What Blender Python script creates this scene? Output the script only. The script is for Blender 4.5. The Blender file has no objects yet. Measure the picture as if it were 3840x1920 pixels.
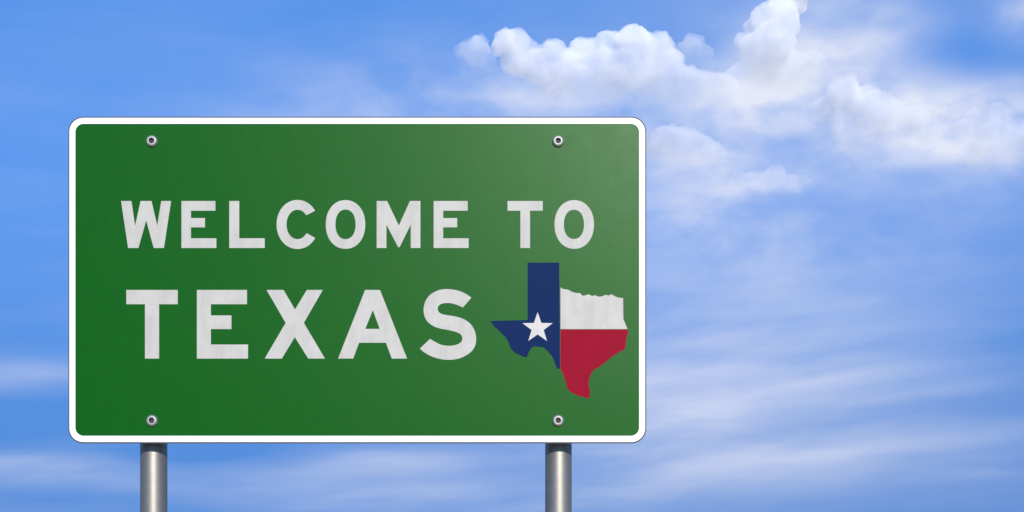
import bpy, bmesh, math, random
from mathutils import Vector, noise

random.seed(7)
scn = bpy.context.scene
col = scn.collection

# ------------------------------------------------------------------ camera
S = 4.26 / 3840.0            # metres per photo pixel on the sign's face (y = 0)
DIST = 5.917                 # camera to sign face
CAM_Z = 1.60
MID_Z = 2.91                 # height of the picture centre on the sign's face

cam_data = bpy.data.cameras.new('camera')
cam_data.lens = 50.0
cam_data.sensor_width = 36.0
cam_data.shift_y = (MID_Z - CAM_Z) / 4.26
cam_data.clip_start = 0.1
cam_data.clip_end = 60000.0
cam = bpy.data.objects.new('camera', cam_data)
cam.location = (0.0, -DIST, CAM_Z)
cam.rotation_euler = (math.radians(90), 0, 0)
col.objects.link(cam)
scn.camera = cam

# ------------------------------------------------------------------ sun
SUN_EL, SUN_AZ = 22.0, 11.0  # azimuth to the right of straight behind the camera
sun_data = bpy.data.lights.new('sun', 'SUN')
sun_data.energy = 2.6
sun_data.angle = math.radians(0.5)
sun_data.color = (1.0, 0.93, 0.83)
sun = bpy.data.objects.new('sun', sun_data)
e, a = math.radians(SUN_EL), math.radians(SUN_AZ)
sun_dir = Vector((math.sin(a) * math.cos(e), -math.cos(a) * math.cos(e), math.sin(e)))
sun.rotation_euler = sun_dir.to_track_quat('Z', 'Y').to_euler()
sun.location = (3, -8, 9)
col.objects.link(sun)

# ------------------------------------------------------------------ view
scn.view_settings.view_transform = 'Standard'
scn.view_settings.look = 'None'
scn.view_settings.exposure = 0.8
scn.view_settings.gamma = 1.0
scn.view_settings.use_curve_mapping = False
scn.render.engine = 'CYCLES'
scn.cycles.use_denoising = True
scn.cycles.max_bounces = 24
scn.cycles.volume_bounces = 20
scn.cycles.transparent_max_bounces = 16
scn.cycles.volume_max_steps = 256


# ------------------------------------------------------------------ node helper
class Nodes:
    def __init__(self, tree):
        self.t = tree
        self.n = tree.nodes
        self.n.clear()

    def new(self, kind, **kw):
        x = self.n.new(kind)
        for k, v in kw.items():
            setattr(x, k, v)
        return x

    def put(self, sock, v):
        if hasattr(v, 'is_output'):
            self.t.links.new(v, sock)
        else:
            sock.default_value = v

    def m(self, op, p, q=0.0, r=0.0, clamp=False):
        x = self.new('ShaderNodeMath', operation=op, use_clamp=clamp)
        self.put(x.inputs[0], p)
        self.put(x.inputs[1], q)
        self.put(x.inputs[2], r)
        return x.outputs[0]

    def ramp(self, v, lo, hi, out0=0.0, out1=1.0):
        x = self.new('ShaderNodeMapRange', interpolation_type='SMOOTHSTEP')
        for i, w in enumerate((v, lo, hi, out0, out1)):
            self.put(x.inputs[i], w)
        return x.outputs[0]

    def xyz(self, x, y, z):
        c = self.new('ShaderNodeCombineXYZ')
        for i, w in enumerate((x, y, z)):
            self.put(c.inputs[i], w)
        return c.outputs[0]

    def noise(self, vec, scale, detail=4.0, rough=0.5, dist=0.0):
        x = self.new('ShaderNodeTexNoise')
        self.put(x.inputs['Vector'], vec)
        x.inputs['Scale'].default_value = scale
        x.inputs['Detail'].default_value = detail
        x.inputs['Roughness'].default_value = rough
        x.inputs['Distortion'].default_value = dist
        return x.outputs['Fac']

    def mix(self, f, p, q, blend='MIX'):
        x = self.new('ShaderNodeMix', data_type='RGBA', blend_type=blend)
        self.put(x.inputs[0], f)
        self.put(x.inputs[6], p)
        self.put(x.inputs[7], q)
        return x.outputs[2]


# ------------------------------------------------------------------ world: Nishita sky and thin high cloud
def px_angles(px, py):
    """azimuth (from +Y to the right) and elevation of a direction, radians"""
    x, z = (px - 1920) * S, MID_Z - (py - 960) * S - CAM_Z
    return math.atan2(x, DIST), math.atan2(z, math.hypot(x, DIST))


RAD_PX = S / DIST
world = bpy.data.worlds.new('World')
scn.world = world
world.use_nodes = True
W = Nodes(world.node_tree)
tc = W.new('ShaderNodeTexCoord')
sep = W.new('ShaderNodeSeparateXYZ')
W.put(sep.inputs[0], tc.outputs['Generated'])
X, Y, Z = sep.outputs
az = W.m('ARCTAN2', X, Y)
el = W.m('ARCSINE', Z)

# the air is clear and dry: the horizon stays blue
nrm = W.new('ShaderNodeVectorMath', operation='NORMALIZE')
W.put(nrm.inputs[0], W.xyz(X, Y, W.m('ADD', W.m('MULTIPLY', W.m('MAXIMUM', Z, 0.0), 0.45), 0.75)))
sky = W.new('ShaderNodeTexSky', sky_type='NISHITA')
sky.sun_disc = False
sky.sun_elevation = math.radians(SUN_EL)
sky.sun_rotation = math.radians(180 - SUN_AZ)
sky.altitude = 300
sky.air_density = 1.0
sky.dust_density = 0.3
sky.ozone_density = 4.0
W.put(sky.inputs['Vector'], nrm.outputs[0])
SKY_STRENGTH = 0.15
blue = W.mix(1.0, sky.outputs[0], (0.55, 0.98, 1.34, 1.0), 'MULTIPLY')      # deep, saturated blue
blue = W.mix(W.ramp(el, 0.30, 0.02), blue, W.mix(1.0, blue, (0.98, 0.78, 0.72, 1.0), 'MULTIPLY'))

# cirrus: streaks along the horizon, everywhere round the sky
wob = W.noise(W.xyz(W.m('MULTIPLY', az, 3.0), W.m('MULTIPLY', el, 7.0), 0.0), 1.0, 3.0, 0.5)
wob2 = W.noise(W.xyz(W.m('MULTIPLY', az, 3.0), W.m('MULTIPLY', el, 7.0), 5.7), 1.0, 3.0, 0.5)
azw = W.m('ADD', az, W.m('MULTIPLY', W.m('SUBTRACT', wob, 0.5), 0.10))
elw = W.m('ADD', el, W.m('MULTIPLY', W.m('SUBTRACT', wob2, 0.5), 0.035))
tilt = W.m('SUBTRACT', elw, W.m('MULTIPLY', azw, 0.07))
streak = W.noise(W.xyz(W.m('MULTIPLY', azw, 3.5), W.m('MULTIPLY', tilt, 24.0), 1.3), 1.0, 4.0, 0.5)
broad = W.noise(W.xyz(W.m('MULTIPLY', az, 2.2), W.m('MULTIPLY', el, 5.0), 9.1), 1.0, 4.0, 0.5)
low = W.ramp(el, 0.30, 0.06)
veil = W.m('MULTIPLY', W.ramp(streak, 0.42, 0.75), W.m('ADD', W.m('MULTIPLY', low, 0.08), 0.04))
veil = W.m('ADD', veil, W.m('MULTIPLY', W.ramp(broad, 0.35, 0.8), 0.12))


fib = W.noise(W.xyz(W.m('MULTIPLY', azw, 7.0), W.m('MULTIPLY', tilt, 40.0), 3.1), 1.0, 3.5, 0.5)
puffs = W.noise(W.xyz(W.m('MULTIPLY', azw, 16.0), W.m('MULTIPLY', elw, 30.0), 7.7), 1.0, 5.0, 0.55)
grain = W.mix(W.ramp(el, 0.14, 0.24), fib, puffs)
broken = W.ramp(grain, 0.28, 0.72, 0.5, 1.35)


def sheet(px, py, rx, ry, amp, slope=0.0):
    """one sheet of thin cloud, soft edged, seen in a given direction"""
    global veil
    a0, e0 = px_angles(px, py)
    da, de = W.m('SUBTRACT', azw, a0), W.m('SUBTRACT', elw, e0)
    de = W.m('SUBTRACT', de, W.m('MULTIPLY', da, slope))
    qa = W.m('POWER', W.m('ABSOLUTE', W.m('DIVIDE', da, rx * RAD_PX)), 2.0)
    qe = W.m('POWER', W.m('ABSOLUTE', W.m('DIVIDE', de, ry * RAD_PX)), 2.0)
    g = W.m('EXPONENT', W.m('MULTIPLY', W.m('ADD', qa, qe), -1.0))
    g = W.m('MULTIPLY', g, broken)
    veil = W.m('ADD', veil, W.m('MULTIPLY', g, amp))


SHEETS = [
    # px, py, half length, half height, strength, slope (up to the right is positive)
    (2750, 900, 700, 520, 0.30, 0), (1500, 420, 700, 200, 0.30, 0.05), (2700, 1350, 600, 250, 0.14, 0),
    (3100, 1692, 760, 55, 0.17, 0.06), (3032, 1412, 360, 40, 0.10, 0.05), (3350, 1500, 340, 46, 0.12, 0.10), (2900, 1560, 1300, 330, 0.12, 0),
    (3669, 1787, 200, 20, 0.12, 0.02), (2555, 1600, 380, 130, 0.25, 0), (1397, 1710, 420, 50, 0.24, 0.12),
    (1118, 1830, 600, 70, 0.20, 0), (93, 1402, 260, 75, 0.20, 0.04), (186, 1766, 330, 70, 0.28, 0.02),
    (2200, 1850, 700, 90, 0.20, 0.03), (3180, 110, 260, 130, 0.32, -0.1), (3850, 30, 130, 100, 0.45, 0),
    (3780, 390, 190, 70, 0.34, 0.1), (2900, 480, 420, 130, 0.20, 0), (2560, 800, 220, 110, 0.16, 0),
    (3500, 560, 380, 140, 0.22, 0), (2930, 280, 270, 140, 0.52, 0), (2760, 380, 230, 80, 0.35, 0),
    (3330, 460, 310, 150, 0.50, 0), (2560, 590, 190, 75, 0.40, 0), (3690, 540, 220, 130, 0.46, 0),
    (2830, 700, 230, 55, 0.24, 0.05), (2150, 390, 380, 80, 0.26, 0), (1930, 320, 140, 70, 0.2, 0),
    (3620, 205, 270, 80, -0.11, -0.1), (2960, 550, 170, 45, -0.26, 0), (3480, 670, 340, 45, -0.18, 0),
    (60, 1560, 260, 60, -0.12, 0), (800, 1690, 260, 40, -0.10, 0), (2330, 420, 300, 30, -0.08, 0),
]
for s in SHEETS:
    sheet(*s)
veil = W.m('MAXIMUM', W.m('MINIMUM', veil, 0.9), 0.0)
colour = W.mix(veil, blue, (3.26, 3.33, 3.72, 1.0))
bg = W.new('ShaderNodeBackground')
W.put(bg.inputs[0], colour)
bg.inputs[1].default_value = SKY_STRENGTH
out = W.new('ShaderNodeOutputWorld')
W.put(out.inputs[0], bg.outputs[0])


# ------------------------------------------------------------------ materials
def material(name):
    m = bpy.data.materials.new(name)
    m.use_nodes = True
    N = Nodes(m.node_tree)
    o = N.new('ShaderNodeOutputMaterial')
    b = N.new('ShaderNodeBsdfPrincipled')
    N.put(o.inputs['Surface'], b.outputs[0])
    return m, N, b, o


def bump(N, b, height, strength, distance=0.001):
    x = N.new('ShaderNodeBump')
    x.inputs['Strength'].default_value = strength
    x.inputs['Distance'].default_value = distance
    N.put(x.inputs['Height'], height)
    N.put(b.inputs['Normal'], x.outputs[0])


def film(name, rgb, mottle=0.06, rough=0.4, spec=0.5, tint=(1.0, 1.0, 1.0)):
    """reflective sheeting: a little cloudy, faintly streaked by rain and dust"""
    m, N, b, o = material(name)
    c = N.new('ShaderNodeTexCoord').outputs['Object']
    n1 = N.noise(c, 14.0, 6.0, 0.65)
    mp = N.new('ShaderNodeMapping')
    N.put(mp.inputs[0], c)
    mp.inputs['Scale'].default_value = (30.0, 30.0, 5.0)
    n2 = N.noise(mp.outputs[0], 1.0, 4.0, 0.55)
    f = N.m('MULTIPLY', N.m('ADD', N.ramp(n1, 0.3, 0.75), N.ramp(n2, 0.35, 0.75)), 0.5)
    dirt = tuple(v * (1 - mottle * 2.2) for v in rgb)
    N.put(b.inputs['Base Color'], N.mix(f, (*rgb, 1), (*dirt, 1)))
    N.put(b.inputs['Roughness'], N.m('ADD', N.m('MULTIPLY', n1, 0.10), rough - 0.05))
    b.inputs['Specular IOR Level'].default_value = spec
    b.inputs['Specular Tint'].default_value = (*tint, 1)
    fine = N.noise(c, 420.0, 2.0, 0.5)
    bump(N, b, fine, 0.10, 0.0004)
    return m


GREEN = film('green_sheeting', (0.001, 0.084, 0.002), 0.05, 0.355, 0.14, (0.82, 1.0, 0.85))
WHITE_EDGE = film('white_border_film', (0.86, 0.86, 0.86), 0.01, 0.45, 0.4)
WHITE_TEXT = film('white_letter_film', (0.465, 0.452, 0.405), 0.085, 0.5, 0.2)
BLUE = film('blue_film', (0.004, 0.018, 0.077), 0.04, 0.5, 0.03)
RED = film('red_film', (0.26, 0.004, 0.020), 0.04, 0.5, 0.03)
STAR = film('star_film', (0.53, 0.505, 0.465), 0.05, 0.5, 0.2)


def galvanised(name, rgb, metallic, rough):
    m, N, b, o = material(name)
    c = N.new('ShaderNodeTexCoord').outputs['Object']
    vor = N.new('ShaderNodeTexVoronoi')
    N.put(vor.inputs['Vector'], c)
    vor.inputs['Scale'].default_value = 60.0
    mp = N.new('ShaderNodeMapping')
    N.put(mp.inputs[0], c)
    mp.inputs['Scale'].default_value = (14.0, 14.0, 1.2)
    n = N.noise(mp.outputs[0], 1.0, 5.0, 0.6)
    sep_ = N.new('ShaderNodeSeparateColor')
    N.put(sep_.inputs[0], vor.outputs['Color'])
    f = N.m('ADD', N.m('MULTIPLY', sep_.outputs[0], 0.20), N.m('MULTIPLY', n, 0.34))
    N.put(b.inputs['Base Color'], N.mix(f, (*[v * 1.06 for v in rgb], 1), (*[v * 0.6 for v in rgb], 1)))
    b.inputs['Metallic'].default_value = metallic
    b.inputs['Specular IOR Level'].default_value = 0.2
    N.put(b.inputs['Roughness'], N.m('ADD', rough - 0.05, N.m('MULTIPLY', n, 0.12)))
    bump(N, b, n, 0.05, 0.001)
    return m


STEEL = galvanised('galvanised_steel', (0.30, 0.285, 0.25), 0.78, 0.49)
ALU = galvanised('bare_aluminium', (0.075, 0.075, 0.085), 0.3, 0.6)
SOCKET_SHADE = galvanised('socket_shade', (0.05, 0.05, 0.05), 0.3, 0.6)  # dark colour stands for the shade in the bolt recess
BOLT = galvanised('zinc_plated_bolt', (0.35, 0.34, 0.32), 0.6, 0.5)


# ------------------------------------------------------------------ object helpers
def empty(name, loc=(0, 0, 0), parent=None):
    o = bpy.data.objects.new(name, None)
    o.empty_display_size = 0.2
    col.objects.link(o)
    o.location = loc
    o.parent = parent
    return o


def mesh_obj(name, me, mat, parent=None, loc=(0, 0, 0)):
    o = bpy.data.objects.new(name, me)
    if mat:
        me.materials.clear()
        me.materials.append(mat)
    col.objects.link(o)
    o.parent = parent
    o.location = loc
    return o


def from_bm(name, bm, mat, parent=None, loc=(0, 0, 0), smooth=False):
    bmesh.ops.recalc_face_normals(bm, faces=bm.faces)
    me = bpy.data.meshes.new(name)
    bm.to_mesh(me)
    bm.free()
    if smooth:
        for p in me.polygons:
            p.use_smooth = True
    return mesh_obj(name, me, mat, parent, loc)


def plate(name, loops, y_front, y_back, mat, parent, bevel=0.0):
    """a flat shape cut from sheet: loops are (px, py) outlines on the sign's face, later ones are holes"""
    cu = bpy.data.curves.new(name, 'CURVE')
    cu.dimensions = '2D'
    cu.fill_mode = 'BOTH'
    cu.extrude = (y_back - y_front) / 2 - bevel
    cu.bevel_depth = bevel
    cu.bevel_resolution = 1
    cu.offset = -bevel
    for lp in loops:
        sp = cu.splines.new('POLY')
        sp.points.add(len(lp) - 1)
        for i, (px, py) in enumerate(lp):
            sp.points[i].co = ((px - 1920) * S, MID_Z - (py - 960) * S, 0, 1)
        sp.use_cyclic_u = True
    tmp = bpy.data.objects.new(name + '_outline', cu)
    col.objects.link(tmp)
    dg = bpy.context.evaluated_depsgraph_get()
    me = bpy.data.meshes.new_from_object(tmp.evaluated_get(dg))
    bpy.data.objects.remove(tmp)
    bpy.data.curves.remove(cu)
    ym = (y_front + y_back) / 2
    for v in me.vertices:                       # lay the shape upright: x stays, the outline's y becomes height
        x, y, z = v.co
        v.co = (x, ym - z, y)
    me.name = name
    # part origin at its own middle
    c = sum((Vector(v.co) for v in me.vertices), Vector()) / len(me.vertices)
    for v in me.vertices:
        v.co -= c
    base = parent
    off = Vector()
    while base is not None:
        off += base.location
        base = base.parent
    return mesh_obj(name, me, mat, parent, c - off)


def rounded(x0, y0, x1, y1, r, n=14):
    pts = []
    for cx, cy, a0 in ((x1 - r, y0 + r, -90), (x1 - r, y1 - r, 0), (x0 + r, y1 - r, 90), (x0 + r, y0 + r, 180)):
        for i in range(n + 1):
            t = math.radians(a0 + 90 * i / n)
            pts.append((cx + r * math.cos(t), cy + r * math.sin(t)))
    return pts


def lathe(bm, prof, n=40, axis='Y', centre=(0, 0, 0)):
    rings = []
    for r, h in prof:
        ring = []
        for i in range(n):
            t = 2 * math.pi * i / n
            p = (r * math.cos(t), h, r * math.sin(t)) if axis == 'Y' else (r * math.cos(t), r * math.sin(t), h)
            ring.append(bm.verts.new(Vector(p) + Vector(centre)))
        rings.append(ring)
    for p, q in zip(rings, rings[1:]):
        for i in range(n):
            bm.faces.new((p[i], p[(i + 1) % n], q[(i + 1) % n], q[i]))
    bm.faces.new(rings[0])
    bm.faces.new(rings[-1])


def box(bm, x0, x1, y0, y1, z0, z1):
    r = bmesh.ops.create_cube(bm, size=1.0)
    for v in r['verts']:
        v.co = ((x0 + x1) / 2 + v.co.x * (x1 - x0), (y0 + y1) / 2 + v.co.y * (y1 - y0), (z0 + z1) / 2 + v.co.z * (z1 - z0))


# ------------------------------------------------------------------ ground
gm, N, b, o_ = material('dry_grass_ground')
c = N.new('ShaderNodeTexCoord').outputs['Object']
n1 = N.noise(c, 0.05, 6.0, 0.6)
n2 = N.noise(c, 3.0, 6.0, 0.7)
N.put(b.inputs['Base Color'], N.mix(N.ramp(n1, 0.35, 0.65),
      N.mix(n2, (0.15, 0.14, 0.075, 1), (0.27, 0.235, 0.15, 1)),
      N.mix(n2, (0.24, 0.21, 0.14, 1), (0.40, 0.36, 0.27, 1))))
b.inputs['Roughness'].default_value = 0.95
bump(N, b, n2, 0.5, 0.05)
bm = bmesh.new()
bmesh.ops.create_circle(bm, cap_ends=True, segments=96, radius=20000.0)
g = from_bm('ground', bm, gm)
g['kind'] = 'structure'

# ------------------------------------------------------------------ the sign
sign = empty('road_sign', (-0.643, 0.12, 0.0))
sign['label'] = 'green welcome sign with white border, white lettering and a state map on two steel posts'
sign['category'] = 'road sign'

# sheet metal and films
plate('panel', [rounded(256.5, 437.5, 2423.5, 1662.5, 55)], 0.0, 0.0045, ALU, sign)
plate('border', [rounded(261, 442.5, 2419, 1658, 52), rounded(283, 465, 2396.5, 1634.5, 31)], -0.0028, 0.0, WHITE_EDGE, sign, 0.0004)
plate('green_face', [rounded(283.3, 465.3, 2396.2, 1634.2, 30.8)], -0.0006, 0.0, GREEN, sign)


def tr(pts, ox, oy, k):
    return [(ox + x / k, oy + y / k) for x, y in pts]


def oval(cx, cy, rx, ry, p=2.15, n=72, t0=0.0, t1=360.0):
    pts = []
    m = n if t1 - t0 >= 360 else n + 1
    for i in range(m):
        t = math.radians(t0 + (t1 - t0) * i / n)
        ct, st = math.cos(t), math.sin(t)
        pts.append((cx + rx * math.copysign(abs(ct) ** (2 / p), ct), cy + ry * math.copysign(abs(st) ** (2 / p), st)))
    return pts


def smooth_line(pts, n=5):
    P = [pts[0]] + pts + [pts[-1]]
    res = []
    for i in range(1, len(P) - 2):
        p0, p1, p2, p3 = P[i - 1:i + 3]
        for j in range(n):
            t = j / n
            res.append(tuple(0.5 * (2 * p1[k] + (p2[k] - p0[k]) * t + (2 * p0[k] - 5 * p1[k] + 4 * p2[k] - p3[k]) * t * t
                                    + (3 * p1[k] - p0[k] - 3 * p2[k] + p3[k]) * t ** 3) for k in (0, 1)))
    res.append(pts[-1])
    return res


def ell(x0, x1, x2, x3, ys):
    """E outline: stem x0..x1, middle bar to x2, upper bar to x3[0], lower bar to x3[1]"""
    a_, b_, c_, d_, e_, f_ = ys
    return [(x0, a_), (x3[0], a_), (x3[0], b_), (x1, b_), (x1, c_), (x2, c_), (x2, d_), (x1, d_), (x1, e_), (x3[1], e_), (x3[1], f_), (x0, f_)]


K1, K2 = 6.44, 4.2925
W_ = tr([(92, 90), (342, 90), (430, 690), (563, 90), (828, 90), (965, 685), (1062, 90), (1300, 90), (1127, 1225), (880, 1225), (700, 560), (512, 1225), (262, 1225)], 440, 740, K1)
E_ = tr(ell(1550, 1780, 2118, (2370, 2393), (90, 325, 502, 727, 990, 1225)), 440, 740, K1)
L_ = tr([(257, 90), (498, 90), (498, 990), (1113, 990), (1113, 1225), (257, 1225)], 820, 740, K1)


def arc_c():
    cx, cy = 1905, 657
    outer = oval(cx, cy, 505, 592, 2.05, 60, 36, 324)
    inner = oval(cx, cy, 265, 355, 2.05, 60, 40, 320)
    outer = [p for p in outer if p[0] < 2330]
    inner = [p for p in inner if p[0] < 2128]
    return [(2333, 985)] + outer + [(2330, 325), (2130, 430)] + inner[::-1] + [(2130, 868)]


C_ = tr(arc_c(), 820, 740, K1)
O_out = tr(oval(617, 657, 477, 588, 2.12), 1200, 740, K1)
O_in = tr(oval(617, 655, 243, 357, 2.2), 1200, 740, K1)
M_ = tr([(1370, 90), (1620, 90), (1905, 685), (2172, 90), (2425, 90), (2425, 1225), (2192, 1225), (2192, 662), (1922, 1205), (1888, 1205), (1605, 662), (1605, 1225), (1370, 1225)], 1200, 740, K1)
E2_ = [(x + 945.6, y) for x, y in E_]
T_ = tr([(150, 90), (1000, 90), (1000, 325), (692, 325), (692, 1225), (460, 1225), (460, 325), (150, 325)], 1880, 740, K1)
O2_out = tr(oval(1760, 657, 476, 588, 2.12), 1880, 740, K1)
O2_in = tr(oval(1753, 655, 243, 352, 2.2), 1880, 740, K1)

TT = tr([(60, 75), (888, 75), (888, 305), (588, 305), (588, 1180), (360, 1180), (360, 305), (60, 305)], 460, 1070, K2)
TE = tr(ell(80, 305, 636, (886, 903), (75, 305, 485, 705, 953, 1180)), 720, 1070, K2)
TX = tr([(85, 75), (357, 75), (543, 390), (733, 75), (990, 75), (685, 605), (1025, 1180), (757, 1180), (540, 835), (330, 1180), (55, 1180), (392, 605)], 980, 1070, K2)
TA = tr([(555, 75), (795, 75), (1230, 1180), (985, 1180), (890, 925), (458, 925), (363, 1180), (120, 1180)], 1240, 1070, 4.2933)
TA_h = tr([(680, 400), (790, 702), (557, 702)], 1240, 1070, 4.2933)
s1 = smooth_line([(2265, 200), (2180, 140), (2060, 88), (1900, 62), (1750, 76), (1620, 140), (1540, 230), (1503, 330), (1497, 420), (1516, 510), (1566, 592), (1650, 655), (1760, 696), (1900, 722), (2020, 752), (2090, 788), (2117, 835), (2115, 885), (2080, 930), (2005, 962), (1900, 974), (1780, 957), (1680, 910), (1600, 862)])
s2 = smooth_line([(1435, 1020), (1520, 1088), (1640, 1150), (1770, 1188), (1900, 1200), (2040, 1185), (2160, 1140), (2260, 1070), (2322, 980), (2343, 870), (2325, 750), (2270, 645), (2190, 572), (2090, 524), (1980, 497), (1870, 480), (1785, 460), (1738, 425), (1724, 380), (1740, 330), (1795, 295), (1900, 285), (2010, 308), (2130, 358)])
TS = tr(s1 + s2, 1240, 1070, 4.2933)

for loops in ([W_], [E_], [L_], [C_], [O_out, O_in], [M_], [E2_], [T_], [O2_out, O2_in], [TT], [TE], [TX], [TA, TA_h], [TS]):
    plate('letter', loops, -0.0016, -0.0006, WHITE_TEXT, sign)

# the map in the colours of the state flag
smap = empty('state_map', (0, 0, 0), sign)
smap.location = Vector(((2090 - 1920) * S, 0, MID_Z - (1240 - 960) * S)) - sign.location
KM = 600 / 1288
def mp_(pts):
    return [(1800 + x * KM, 950 + y * KM) for x, y in pts]
blue_pts = [(383, 75), (637, 75), (642, 610), (644, 930), (620, 928), (605, 890), (590, 850), (578, 825), (550, 797), (530, 772), (510, 756), (440, 748), (415, 760), (397, 788), (375, 838), (350, 832), (315, 816), (280, 800), (250, 768), (236, 735), (225, 708), (208, 678), (178, 648), (150, 618), (115, 590), (83, 545), (383, 537)]
white_pts = [(648, 275), (668, 287), (690, 290), (712, 294), (740, 310), (775, 320), (803, 320), (826, 342), (850, 338), (872, 330), (903, 344), (926, 338), (955, 350), (985, 346), (1010, 334), (1036, 340), (1060, 330), (1085, 346), (1110, 356), (1152, 360), (1154, 530), (1168, 562), (1187, 610), (648, 610)]
red_pts = [(648, 613), (1190, 613), (1192, 640), (1176, 690), (1174, 742), (1160, 775), (1118, 796), (1064, 830), (1010, 878), (960, 914), (915, 938), (895, 970), (878, 1012), (873, 1060), (886, 1110), (884, 1152), (875, 1165), (840, 1160), (790, 1145), (745, 1125), (710, 1100), (695, 1060), (680, 1000), (664, 960), (648, 933)]
plate('blue_field', [mp_(blue_pts)], -0.0012, -0.0006, BLUE, smap)
plate('white_field', [mp_(white_pts)], -0.0012, -0.0006, WHITE_TEXT, smap)
plate('red_field', [mp_(red_pts)], -0.0012, -0.0006, RED, smap)
star_pts = []
for i in range(10):
    r = 128 if i % 2 == 0 else 51
    t = math.radians(-90 + 36 * i)
    star_pts.append((464 + r * math.cos(t), 602 + r * math.sin(t)))
plate('star', [mp_(star_pts)], -0.0018, -0.0012, STAR, smap)

# bolts: a rounded button head with a deep hexagonal socket
def bolt_mesh():
    bm = bmesh.new()
    R = 0.0245
    n = 48
    prof = [(R, 0.004), (R, -0.002), (R * 0.98, -0.006), (R * 0.92, -0.0095), (R * 0.8, -0.0125), (R * 0.62, -0.0140)]
    rings = []
    for r, h in prof:
        rings.append([bm.verts.new((r * math.cos(2 * math.pi * i / n), h, r * math.sin(2 * math.pi * i / n))) for i in range(n)])

    def hexr(t):
        k = math.radians(30)
        return math.cos(k) / math.cos(((t + 0.3) % (2 * k)) - k)
    for r, h in ((R * 0.52, -0.0133), (R * 0.50, -0.0030), (R * 0.05, -0.0022)):
        rings.append([bm.verts.new((r * hexr(2 * math.pi * i / n) * math.cos(2 * math.pi * i / n), h,
                                    r * hexr(2 * math.pi * i / n) * math.sin(2 * math.pi * i / n))) for i in range(n)])
    for p, q in zip(rings, rings[1:]):
        for i in range(n):
            bm.faces.new((p[i], p[(i + 1) % n], q[(i + 1) % n], q[i]))
    bm.faces.new(rings[0])
    bm.faces.new(rings[-1])
    return bm


proto = None
for px, py in ((570.3, 530.6), (2092.8, 530.6), (570.6, 1577.8), (2092.8, 1577.8)):
    loc = Vector(((px - 1920) * S, -0.0006, MID_Z - (py - 960) * S)) - sign.location
    if proto is None:
        proto = from_bm('bolt', bolt_mesh(), BOLT, sign, loc, smooth=True)
        proto.data.set_sharp_from_angle(angle=math.radians(50))
        ob = proto
    else:
        ob = proto.copy()
        col.objects.link(ob)
        ob.location = loc
    ob.rotation_euler = (0, random.uniform(0, 1.0), 0)
    if ob is proto:
        # hexagonal cup inside the head, coloured dark to stand in for shade
        sbm = bmesh.new()
        rings = []
        for r, h in ((0.0118, -0.0128), (0.0112, -0.0040), (0.0108, -0.0040), (0.0114, -0.0128)):
            rings.append([sbm.verts.new((r * math.cos(math.radians(60 * i + 13)), h, r * math.sin(math.radians(60 * i + 13)))) for i in range(6)])
        for p, q in zip(rings, rings[1:] + rings[:1]):
            for i in range(6):
                sbm.faces.new((p[i], p[(i + 1) % 6], q[(i + 1) % 6], q[i]))
        f0 = sbm.faces.new([sbm.verts.new(Vector(v.co) + Vector((0, 0.0003, 0))) for v in rings[2]])
        sock = from_bm('socket', sbm, SOCKET_SHADE, ob)
    else:
        sc = sock.copy()
        col.objects.link(sc)
        sc.parent = ob

# posts and the rails that carry the panel
RAIL = 0.065
PY = 0.0045 + RAIL + 0.056
for px in (570.0, 2095.0):
    x = (px - 1920) * S * (DIST + PY - 0.03) / DIST
    bm = bmesh.new()
    R = 49.8 * S * (DIST + PY) / DIST
    lathe(bm, [(R, -0.35), (R, 3.46), (R * 0.97, 3.475), (R * 0.8, 3.49), (R * 0.4, 3.50)], 56, 'Z')
    p = from_bm('post', bm, STEEL, sign, Vector((x, PY, 0)) - sign.location, smooth=True)
    p.data.set_sharp_from_angle(angle=math.radians(60))
for py in (530.6, 1577.8):
    z = MID_Z - (py - 960) * S
    bm = bmesh.new()
    box(bm, -1.15, 1.15, 0.0, RAIL, -0.03, 0.03)
    from_bm('rail', bm, ALU, sign, Vector((-0.643, 0.0045, z)) - sign.location)

# ------------------------------------------------------------------ clouds
def cloud_material(name, density, base_z, fade, scale, floor=0.0, contrast=(0.30, 0.62)):
    m = bpy.data.materials.new(name)
    m.use_nodes = True
    N = Nodes(m.node_tree)
    o = N.new('ShaderNodeOutputMaterial')
    v = N.new('ShaderNodeVolumePrincipled')
    N.put(o.inputs['Volume'], v.outputs[0])
    geo = N.new('ShaderNodeNewGeometry').outputs['Position']
    sp = N.new('ShaderNodeSeparateXYZ')
    N.put(sp.inputs[0], geo)
    up = N.m('POWER', N.ramp(sp.outputs[2], base_z, base_z + fade), 1.3)
    n = N.noise(geo, scale, 6.0, 0.6)
    d = N.m('MULTIPLY', N.m('MULTIPLY', up, N.ramp(n, contrast[0], contrast[1], floor, 1.0)), density)
    N.put(v.inputs['Density'], d)
    v.inputs['Color'].default_value = (0.992, 0.995, 1.0, 1)
    v.inputs['Anisotropy'].default_value = -0.6
    return m


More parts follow.
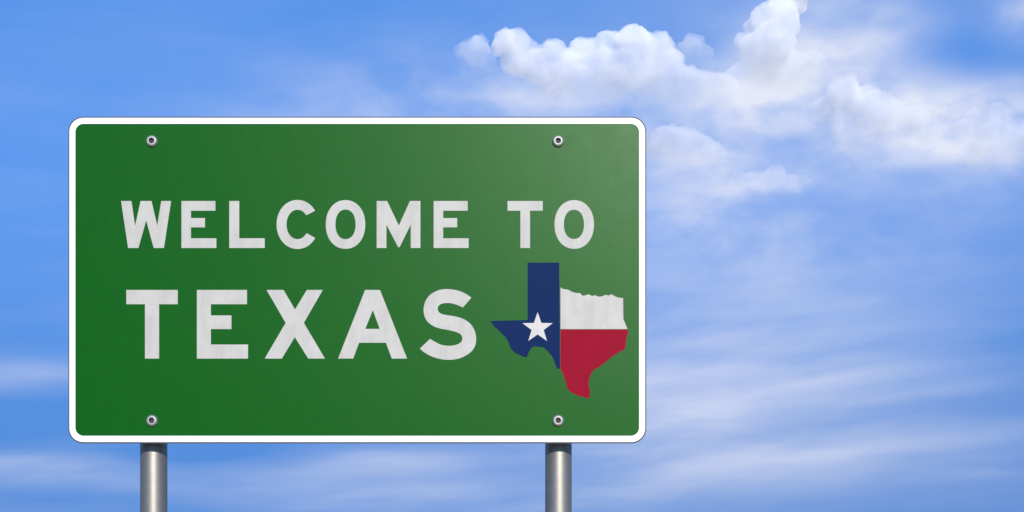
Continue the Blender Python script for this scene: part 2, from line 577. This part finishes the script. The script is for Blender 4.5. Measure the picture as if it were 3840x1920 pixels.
def cloud(name, label, blobs, dist, density, base_py, fade_px, seed, lump=1.0, flat=0.8, scale=0.009, floor=0.25, contrast=(0.30, 0.62), billows=4):
    """blobs: (px, py, radius px). The cloud stands `dist` metres away and is about as deep as it is tall."""
    k = S * (dist + DIST) / DIST
    rnd = random.Random(seed)
    bm = bmesh.new()
    pts = []
    for px, py, r in blobs:
        c = Vector(((px - 1920) * k, dist + rnd.uniform(-0.6, 0.6) * r * k, CAM_Z + ((MID_Z - CAM_Z) / S - (py - 960)) * k))
        pts.append((c, r * k))
        # smaller billows over each heap
        for i in range(billows):
            d = Vector((rnd.gauss(0, 1), rnd.gauss(0, 1), rnd.gauss(0, 1))).normalized()
            rr = r * k * rnd.uniform(0.28, 0.5)
            pts.append((c + d * (r * k - rr * rnd.uniform(0.55, 0.85)), rr))
    for c, r in pts:
        res = bmesh.ops.create_icosphere(bm, subdivisions=2, radius=r)
        for v in res['verts']:
            v.co.z *= flat if v.co.z < 0 else 1.0
            v.co += c
    mid = sum((c for c, r in pts), Vector()) / len(pts)
    for v in bm.verts:
        v.co -= mid
    me = bpy.data.meshes.new(name)
    bm.to_mesh(me)
    bm.free()
    tmp = bpy.data.objects.new(name, me)
    col.objects.link(tmp)
    rm = tmp.modifiers.new('remesh', 'REMESH')
    rm.mode = 'VOXEL'
    rm.voxel_size = 7.5 * k
    sm = tmp.modifiers.new('smooth', 'SMOOTH')
    sm.iterations = 5
    dg = bpy.context.evaluated_depsgraph_get()
    res = bpy.data.meshes.new_from_object(tmp.evaluated_get(dg))
    bpy.data.objects.remove(tmp)
    bpy.data.meshes.remove(me)
    nrm_ = [v.normal.copy() for v in res.vertices]
    off = Vector((seed * 13.7, seed * 5.1, seed * 9.9))
    for v, n_ in zip(res.vertices, nrm_):
        q = v.co / (110.0 * k) + off
        h = noise.fractal(q, 0.9, 2.1, 4) * 18.0 * k * lump
        h += noise.fractal(v.co / (34.0 * k) - off, 0.7, 2.0, 3) * 9.0 * k
        v.co += n_ * h
    res.name = name
    base_z = CAM_Z + ((MID_Z - CAM_Z) / S - (base_py - 960)) * k
    mat = cloud_material(name + '_vapour', density / k, base_z, fade_px * k, scale / k, floor, contrast)
    ob = mesh_obj(name, res, mat, None, mid)
    ob['label'] = label
    ob['category'] = 'cloud'
    ob['group'] = 'clouds in the blue sky'
    return ob


def z1(pts, ox, oy, k=1200 / 2576):
    return [(ox + x * k, oy + y * k, r * k) for x, y, r in pts]


cloud('cumulus_cloud', 'long bright white cloud bank with a lumpy top just above the sign',
      z1([(640, 370, 120), (740, 330, 115), (830, 430, 115), (720, 490, 130), (1010, 450, 130), (1270, 400, 135), (1480, 370, 140),
          (1640, 375, 150), (1800, 400, 145), (1900, 390, 115), (1960, 500, 140), (900, 560, 170), (1150, 580, 210), (1400, 580, 220),
          (1650, 600, 230), (1900, 660, 230), (2100, 720, 200), (2250, 780, 190), (1050, 650, 160), (1200, 740, 190), (1450, 760, 190),
          (1750, 780, 200), (2000, 840, 180), (2180, 870, 170), (2400, 760, 170)], 1600, 0),
      2600, 0.044, 470, 450, 3, lump=0.8, floor=0.25, contrast=(0.36, 0.66), billows=3)
cloud('cumulus_cloud', 'small faint cloud puff at the left end of the lumpy cloud bank',
      z1([(430, 370, 105), (330, 450, 115), (370, 560, 125), (400, 460, 115), (360, 640, 100), (520, 450, 70), (500, 540, 80)], 1600, 0),
      2700, 0.019, 345, 300, 5, floor=0.15, contrast=(0.34, 0.62), billows=3)
cloud('cumulus_cloud', 'pale rounded puff rising behind the right end of the cloud bank',
      z1([(2130, 410, 125), (2200, 460, 100), (2090, 490, 110), (2260, 520, 80)], 1600, 0),
      3100, 0.013, 290, 190, 8, floor=0.3, contrast=(0.34, 0.62), billows=3)
cloud('cumulus_cloud', 'brilliant white towering cloud cut off by the top edge of the photo',
      z1([(500, 150, 135), (460, 230, 120), (610, 110, 140), (730, 10, 125), (770, -130, 140), (680, -80, 150), (620, 240, 150), (320, 320, 75), (400, 420, 150),
          (540, 400, 190), (430, 570, 180), (640, 560, 210), (280, 690, 170), (820, 620, 190), (520, 720, 170)], 2640, 0),
      2700, 0.050, 390, 420, 11, lump=0.8, floor=0.2, contrast=(0.34, 0.62), billows=3)
cloud('cumulus_cloud', 'large round cloud with a bright centre at the right of the photo',
      z1([(1110, 770, 150), (1010, 880, 140), (1230, 830, 170), (1380, 930, 200), (1180, 1010, 190), (1500, 990, 180), (1420, 1110, 200),
          (1230, 1150, 150), (1620, 1130, 170), (1680, 980, 150), (1780, 1110, 150), (1350, 1230, 160), (1540, 1250, 150)], 2640, 0),
      2500, 0.023, 735, 470, 14, lump=1.0, floor=0.1, contrast=(0.38, 0.66), billows=3)
cloud('cumulus_cloud', 'ragged pale cloud touching the right edge of the photo',
      z1([(2090, 1050, 95), (2190, 960, 90), (2370, 1000, 130), (2280, 1090, 150), (2420, 1140, 150), (2550, 1060, 120), (2180, 1180, 120), (2520, 1250, 140), (2650, 1190, 150), (2350, 1260, 120), (2460, 1330, 140), (2240, 1290, 120), (2180, 920, 75), (2330, 930, 85)], 2640, 0),
      2550, 0.024, 790, 420, 17, floor=0.1, contrast=(0.40, 0.66), billows=3)
cloud('cumulus_cloud', 'low flat pale cloud close to the upper right corner of the sign',
      z1([(60, 270, 110), (170, 270, 130), (300, 310, 150), (420, 330, 130), (200, 380, 140), (350, 400, 130), (510, 370, 100)], 2400, 400, 1440 / 2576),
      2800, 0.016, 690, 290, 20, floor=0.15, contrast=(0.36, 0.66), billows=3)
cloud('cumulus_cloud', 'thin wispy cloud scrap below the dark blue gap right of the sign',
      z1([(920, 450, 65), (1010, 510, 80), (850, 520, 85), (740, 520, 80), (1080, 540, 70), (640, 510, 70)], 2400, 400, 1440 / 2576),
      2900, 0.008, 750, 120, 23, floor=0.1, contrast=(0.38, 0.66), billows=3)
